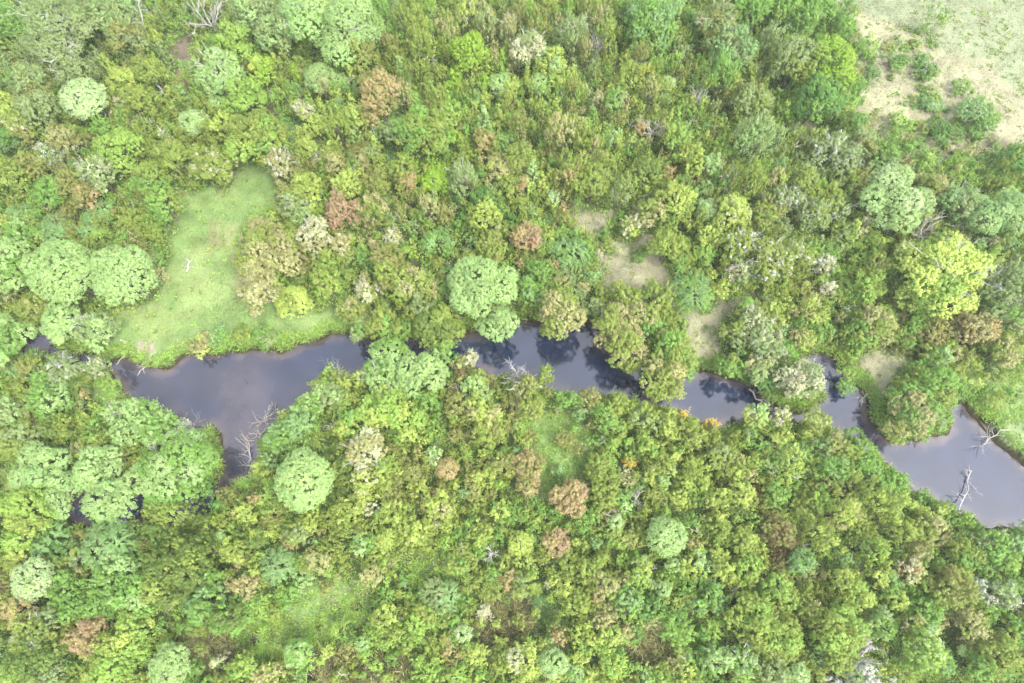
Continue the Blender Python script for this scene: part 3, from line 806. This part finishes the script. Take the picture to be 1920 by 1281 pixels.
for i in np.nonzero((edge < 0) & (den > .13))[0]:
    rs = rng.uniform(.3, 1.0)
    V, cl, _ = crown_verts('l', rs, rs * .6, rs * .4, str(rng.choice(list('JGDOGJS'))), rng, .7, .8)
    V[:, 0] = V[:, 0] * rng.uniform(.9, 1.8) + fx[i]; V[:, 1] += fy[i]; V[:, 2] += .1
    VV.append(V); CC.append(cl)
V = np.vstack(VV)
print("undergrowth quads", len(V) // 4, "bushes", len(VV))
ug = link("undergrowth", mesh_np("undergrowth", V, quad_faces(len(V)), M_LEAF, np.vstack(CC)))
tag(ug, "tangled undergrowth filling the gaps between the trees", kind="stuff")

# bleached twigs poking out of the scrub
tb = Tubes()
for i in rng.choice(len(ux), 330, replace=False):
    if uy[i] < -14: continue
    zt = rng.uniform(2.0, 4.2) + 1.5 * float(smooth(35, 75, uy[i]))
    L_ = rng.uniform(.5, 1.3)
    for q_ in range(3):
        branch(tb, (ux[i] + rng.normal() * .2, uy[i] + rng.normal() * .2, zt - .5), unit(rng.normal(size=(1, 3)) + np.array([[0, 0, .9]]))[0], L_, .035, 1, rng, .6, .1, 3)
tw = link("dead_twigs", tb.mesh("dead_twigs", M_DEAD))
tag(tw, "bleached bare twigs poking out of the undergrowth", kind="stuff")

# ground-hugging leaf litter of small plants so that no bare floor shows
n = 130000
ax_, ay_ = rng.uniform(-98, 100, n), rng.uniform(-20, 106, n)
keep = np.abs(ax_) < 62 + .55 * np.maximum(ay_, 0) + 6
ax_, ay_ = ax_[keep], ay_[keep]
asd = river_sd(ax_, ay_)
gcol, aopen, alane, areed = cover_at(ax_, ay_, asd, True)
k1 = (asd > .05) & ((aopen < rng.uniform(.1, .95, len(ax_))) | (alane > .3) & (rng.random(len(ax_)) < .6) | (rng.random(len(ax_)) < .03) | (asd < 1.0) & (ax_ < 52))
def blades(x, y, c, rng, nb, hgt, wid, spread):
    n = len(x); z = height(x, y)
    ti = np.repeat(np.arange(n), nb); m = len(ti)
    a = rng.random(m) * 6.28; ln = hgt * rng.uniform(.5, 1.3, m)
    d = np.stack([np.cos(a) * spread, np.sin(a) * spread, np.ones(m)], -1) * rng.uniform(.6, 1.2, (m, 3)); d = unit(d)
    base = np.stack([x[ti], y[ti], z[ti] - .03], -1) + np.stack([np.cos(a), np.sin(a), np.zeros(m)], -1) * rng.uniform(0, hgt * .4, (m, 1))
    side = unit(np.cross(d, rdir(rng, m))) * wid
    mid = base + d * ln[:, None] * .55
    tip = base + d * ln[:, None]; tip[:, 2] -= ln * .15
    V = np.stack([base, mid + side, tip, mid - side], 1).reshape(-1, 3)
    cl = c[ti] * rng.uniform(.75, 1.25, (m, 1)) * (1 + rng.normal(0, .05, (m, 3)))
    return V, np.repeat(cl, 4, axis=0)
palc = np.array([PAL[k_] for k_ in 'GDOGLG'])
pc = palc[rng.integers(0, 6, k1.sum())]
lm = alane[k1] > .3
pc[lm] = np.array([PAL[k_] for k_ in 'LGLG'])[rng.integers(0, 4, lm.sum())]
xk, yk = ax_[k1], ay_[k1]
V, cl = blades(xk[~lm], yk[~lm], pc[~lm], rng, 7, .42, .09, 1.1)
Vl, cll = blades(xk[lm], yk[lm], pc[lm], rng, 12, .38, .045, 1.2)
V, cl = np.vstack([V, Vl]), np.vstack([cl, cll])
gcv = link("ground_cover", mesh_np("ground_cover", V, quad_faces(len(V)), M_GRASS, cl))
tag(gcv, "low leafy ground cover under the trees", kind="stuff")

# grass on the clearings, on the field and along the banks
n = 160000
ax_, ay_ = rng.uniform(-98, 100, n), rng.uniform(-20, 106, n)
keep = np.abs(ax_) < 62 + .55 * np.maximum(ay_, 0) + 6
ax_, ay_ = ax_[keep], ay_[keep]
asd = river_sd(ax_, ay_)
gcol, aopen, alane, areed = cover_at(ax_, ay_, asd, True)
k2 = (asd > .35) & (aopen >= .25) & (areed < .3) & ((rng.random(len(ax_)) < .5) | (fbm(ax_, ay_, 5, 2) > .1))
V1, c1 = blades(ax_[k2], ay_[k2], gcol[k2] * 1.1, rng, 6, .22, .022, 1.0)
k3 = (asd > np.where(ax_ > 55, .45, -.15)) & (asd < 1.3)
V2, c2 = blades(ax_[k3], ay_[k3], np.array([PAL[k_] for k_ in 'LGOSG'])[rng.integers(0, 5, k3.sum())] , rng, 26, .75, .035, 1.3)
k5 = (asd > .5) & (aopen > .5) & (areed < .3) & (rng.random(len(ax_)) < .05) & (fbm(ax_, ay_, 4, 1) > 0)
V3, c3 = blades(ax_[k5], ay_[k5], np.array([PAL['O'], PAL['G'] * .8, PAL['T'] * .8, PAL['Y'] * .7])[rng.integers(0, 4, k5.sum())], rng, 26, .42, .03, 1.3)
gr = link("grass", mesh_np("grass", np.vstack([V1, V2, V3]), quad_faces(len(V1) + len(V2) + len(V3)), M_GRASS, np.vstack([c1, c2, c3])))
tag(gr, "short meadow grass and longer bank grass", kind="stuff")
k4 = areed > .3
V, cl = blades(ax_[k4], ay_[k4], np.array([GND['reed'], GND['reed'] * .7, PAL['K'], PAL['T']])[rng.integers(0, 4, k4.sum())], rng, 22, 1.3, .035, 1.6)
rd_ = link("reeds", mesh_np("reeds", V, quad_faces(len(V)), M_GRASS, cl))
tag(rd_, "matted brown reeds in the boggy hollows near the south edge", kind="stuff")

# ------------------------------------------------------------------ the thin haze between the drone and the ground
hm, hn, hl = new_mat("haze")
ho = hn.new("ShaderNodeOutputMaterial"); hv = hn.new("ShaderNodeVolumePrincipled")
hv.inputs['Color'].default_value = (.93, .96, 1, 1); hv.inputs['Density'].default_value = 0.0002
hv.inputs['Anisotropy'].default_value = .2
hl.new(hv.outputs[0], ho.inputs['Volume'])
bv = np.array([(x, y, z) for z in (-8, 96) for y in (-3000, 3000) for x in (-3000, 3000)], float)
bf = np.array([(0, 2, 3, 1), (4, 5, 7, 6), (0, 1, 5, 4), (2, 6, 7, 3), (0, 4, 6, 2), (1, 3, 7, 5)])
hz = link("haze", mesh_np("haze", bv, bf, hm))
tag(hz, "thin pale haze in the air above the woodland", kind="stuff")

# ------------------------------------------------------------------ fallen wood
def fallen(name, label, cat, a, b, za, zb, rad, kids, blen, seed, mat=None, depth_=1, spread=.7, up=0, group=None):
    rng = np.random.default_rng(seed); mat = mat or M_DRIFT
    A = np.append(at(*a, za), za); B = np.append(at(*b, zb), zb)
    root = bpy.data.objects.new(name, None); root.location = A; col.objects.link(root)
    tag(root, label, cat, group)
    B = B - A; tb = Tubes(); pts = crooked((0, 0, 0), B, rng, 6, .045)
    tb.add(pts, np.linspace(rad, rad * .4, 6), 7)
    link("trunk", tb.mesh("trunk", mat), root)
    if kids:
        tb = Tubes(); d0 = B / np.linalg.norm(B)
        for k_ in range(kids):
            t = rng.uniform(.25, 1.0); i = min(int(t * 5), 4); p = pts[i] + (pts[i + 1] - pts[i]) * (t * 5 - i)
            nd = d0 * .6 + rng.normal(size=3) * spread; nd[2] = abs(nd[2]) * .5 + .1 * up; nd /= np.linalg.norm(nd)
            branch(tb, p, nd, blen * rng.uniform(.5, 1.1), rad * .4, depth_, rng, .5, up, 3)
        link("branches", tb.mesh("branches", mat), root)
    return root
W0 = WATER_Z
fallen("fallen_tree", "pale fallen tree lying across the open river water, roots toward the southeast bank", "fallen tree", (1800, 976), (1822, 882), .3, W0 + .25, .085, 12, 1.3, 1, M_DEAD, 2, .6, .1)
fallen("fallen_tree", "bleached forked tree fallen off the grassy east bank into the water", "fallen tree", (1892, 806), (1836, 836), .7, W0 + .1, .075, 9, 1.5, 2, M_DEAD, 2, .9, .1)
fallen("driftwood_tangle", "tangled grey driftwood tree lying in the wide pool's shallows", "driftwood", (488, 838), (500, 778), W0 + .2, W0 + .4, .16, 22, 1.8, 3, M_DRIFT, 2, .9, -.4)
fallen("driftwood_tangle", "root-like driftwood spread just upstream of the narrow channel", "driftwood", (478, 892), (462, 822), W0 + .2, W0 + .3, .14, 18, 1.5, 4, M_DRIFT, 2, .9, -.4)
fallen("driftwood_log", "curved dark log arching from the south bank beside the wide pool", "log", (516, 797), (558, 768), W0 + .1, .3, .22, 3, .8, 5)
fallen("driftwood_log", "slanting pale pole leaning from the sandy spit into the pool", "log", (292, 660), (258, 704), .25, W0, .09, 3, .8, 6, M_DEAD)
fallen("driftwood_log", "thin grey pole at the pool's dark corner, west of the sandy spit", "log", (236, 664), (218, 684), .2, W0, .07, 0, 0, 7, M_DEAD)
fallen("driftwood_log", "short white log lying on the lawn's western tip", "log", (226, 637), (238, 643), .3, .3, .1, 0, 0, 8, M_DEAD)
fallen("dead_stump", "white splintered stump lying alone in the grass clearing", "stump", (350, 510), (356, 490), .25, .5, .16, 5, .8, 9, M_DEAD, 1, .8)
fallen("driftwood_log", "leaning grey dead trunk in the brush beside the dead brown strip", "log", (334, 208), (297, 160), .4, 4.2, .1, 6, 1.6, 10, M_DEAD, 1, .6, .2)
fallen("driftwood_log", "long grey log lying at the dry field's southern edge", "log", (1882, 302), (1852, 282), .3, .6, .15, 5, 1.2, 11, M_DEAD)
fallen("driftwood_log", "dark log slanting off the north bank into the eastern narrows", "log", (1404, 730), (1440, 768), .2, W0, .14, 3, 1.0, 12)
fallen("driftwood_log", "crooked pale branch hanging from the dry bank over the water", "log", (1628, 738), (1611, 752), .6, W0, .09, 4, 1.0, 13, M_DEAD)
fallen("dead_shrub", "bleached twiggy dead shrub bending over the pool from the south bank", "dead shrub", (664, 716), (628, 702), .3, .5, .06, 12, 2.0, 14, M_DEAD, 2, .6, .1)
fallen("dead_shrub", "grey dead twigs fringing the pool beside the sandbar", "dead shrub", (340, 815), (355, 803), .3, .4, .05, 10, 1.6, 15, M_DEAD, 2, .7, .1)
fallen("fallen_branch", "long pale limb lying across the huge sage tree", "branch", (95, 117), (138, 84), 8.2, 8.6, .09, 9, 1.8, 16, M_DEAD, 2, .5, .1)
fallen("fallen_branch", "pale dead snag standing between the two northwestern sage trees", "dead branch", (275, 60), (262, 0), 5.0, 9.0, .09, 10, 1.9, 17, M_DEAD, 2, .6, .2)
fallen("fallen_branch", "white fan-shaped dead snag above the largest pale northern tree", "dead branch", (588, 28), (586, 2), 8.5, 11.0, .09, 12, 1.7, 18, M_DEAD, 2, .6, .2)
print("objects", len(scene.objects))
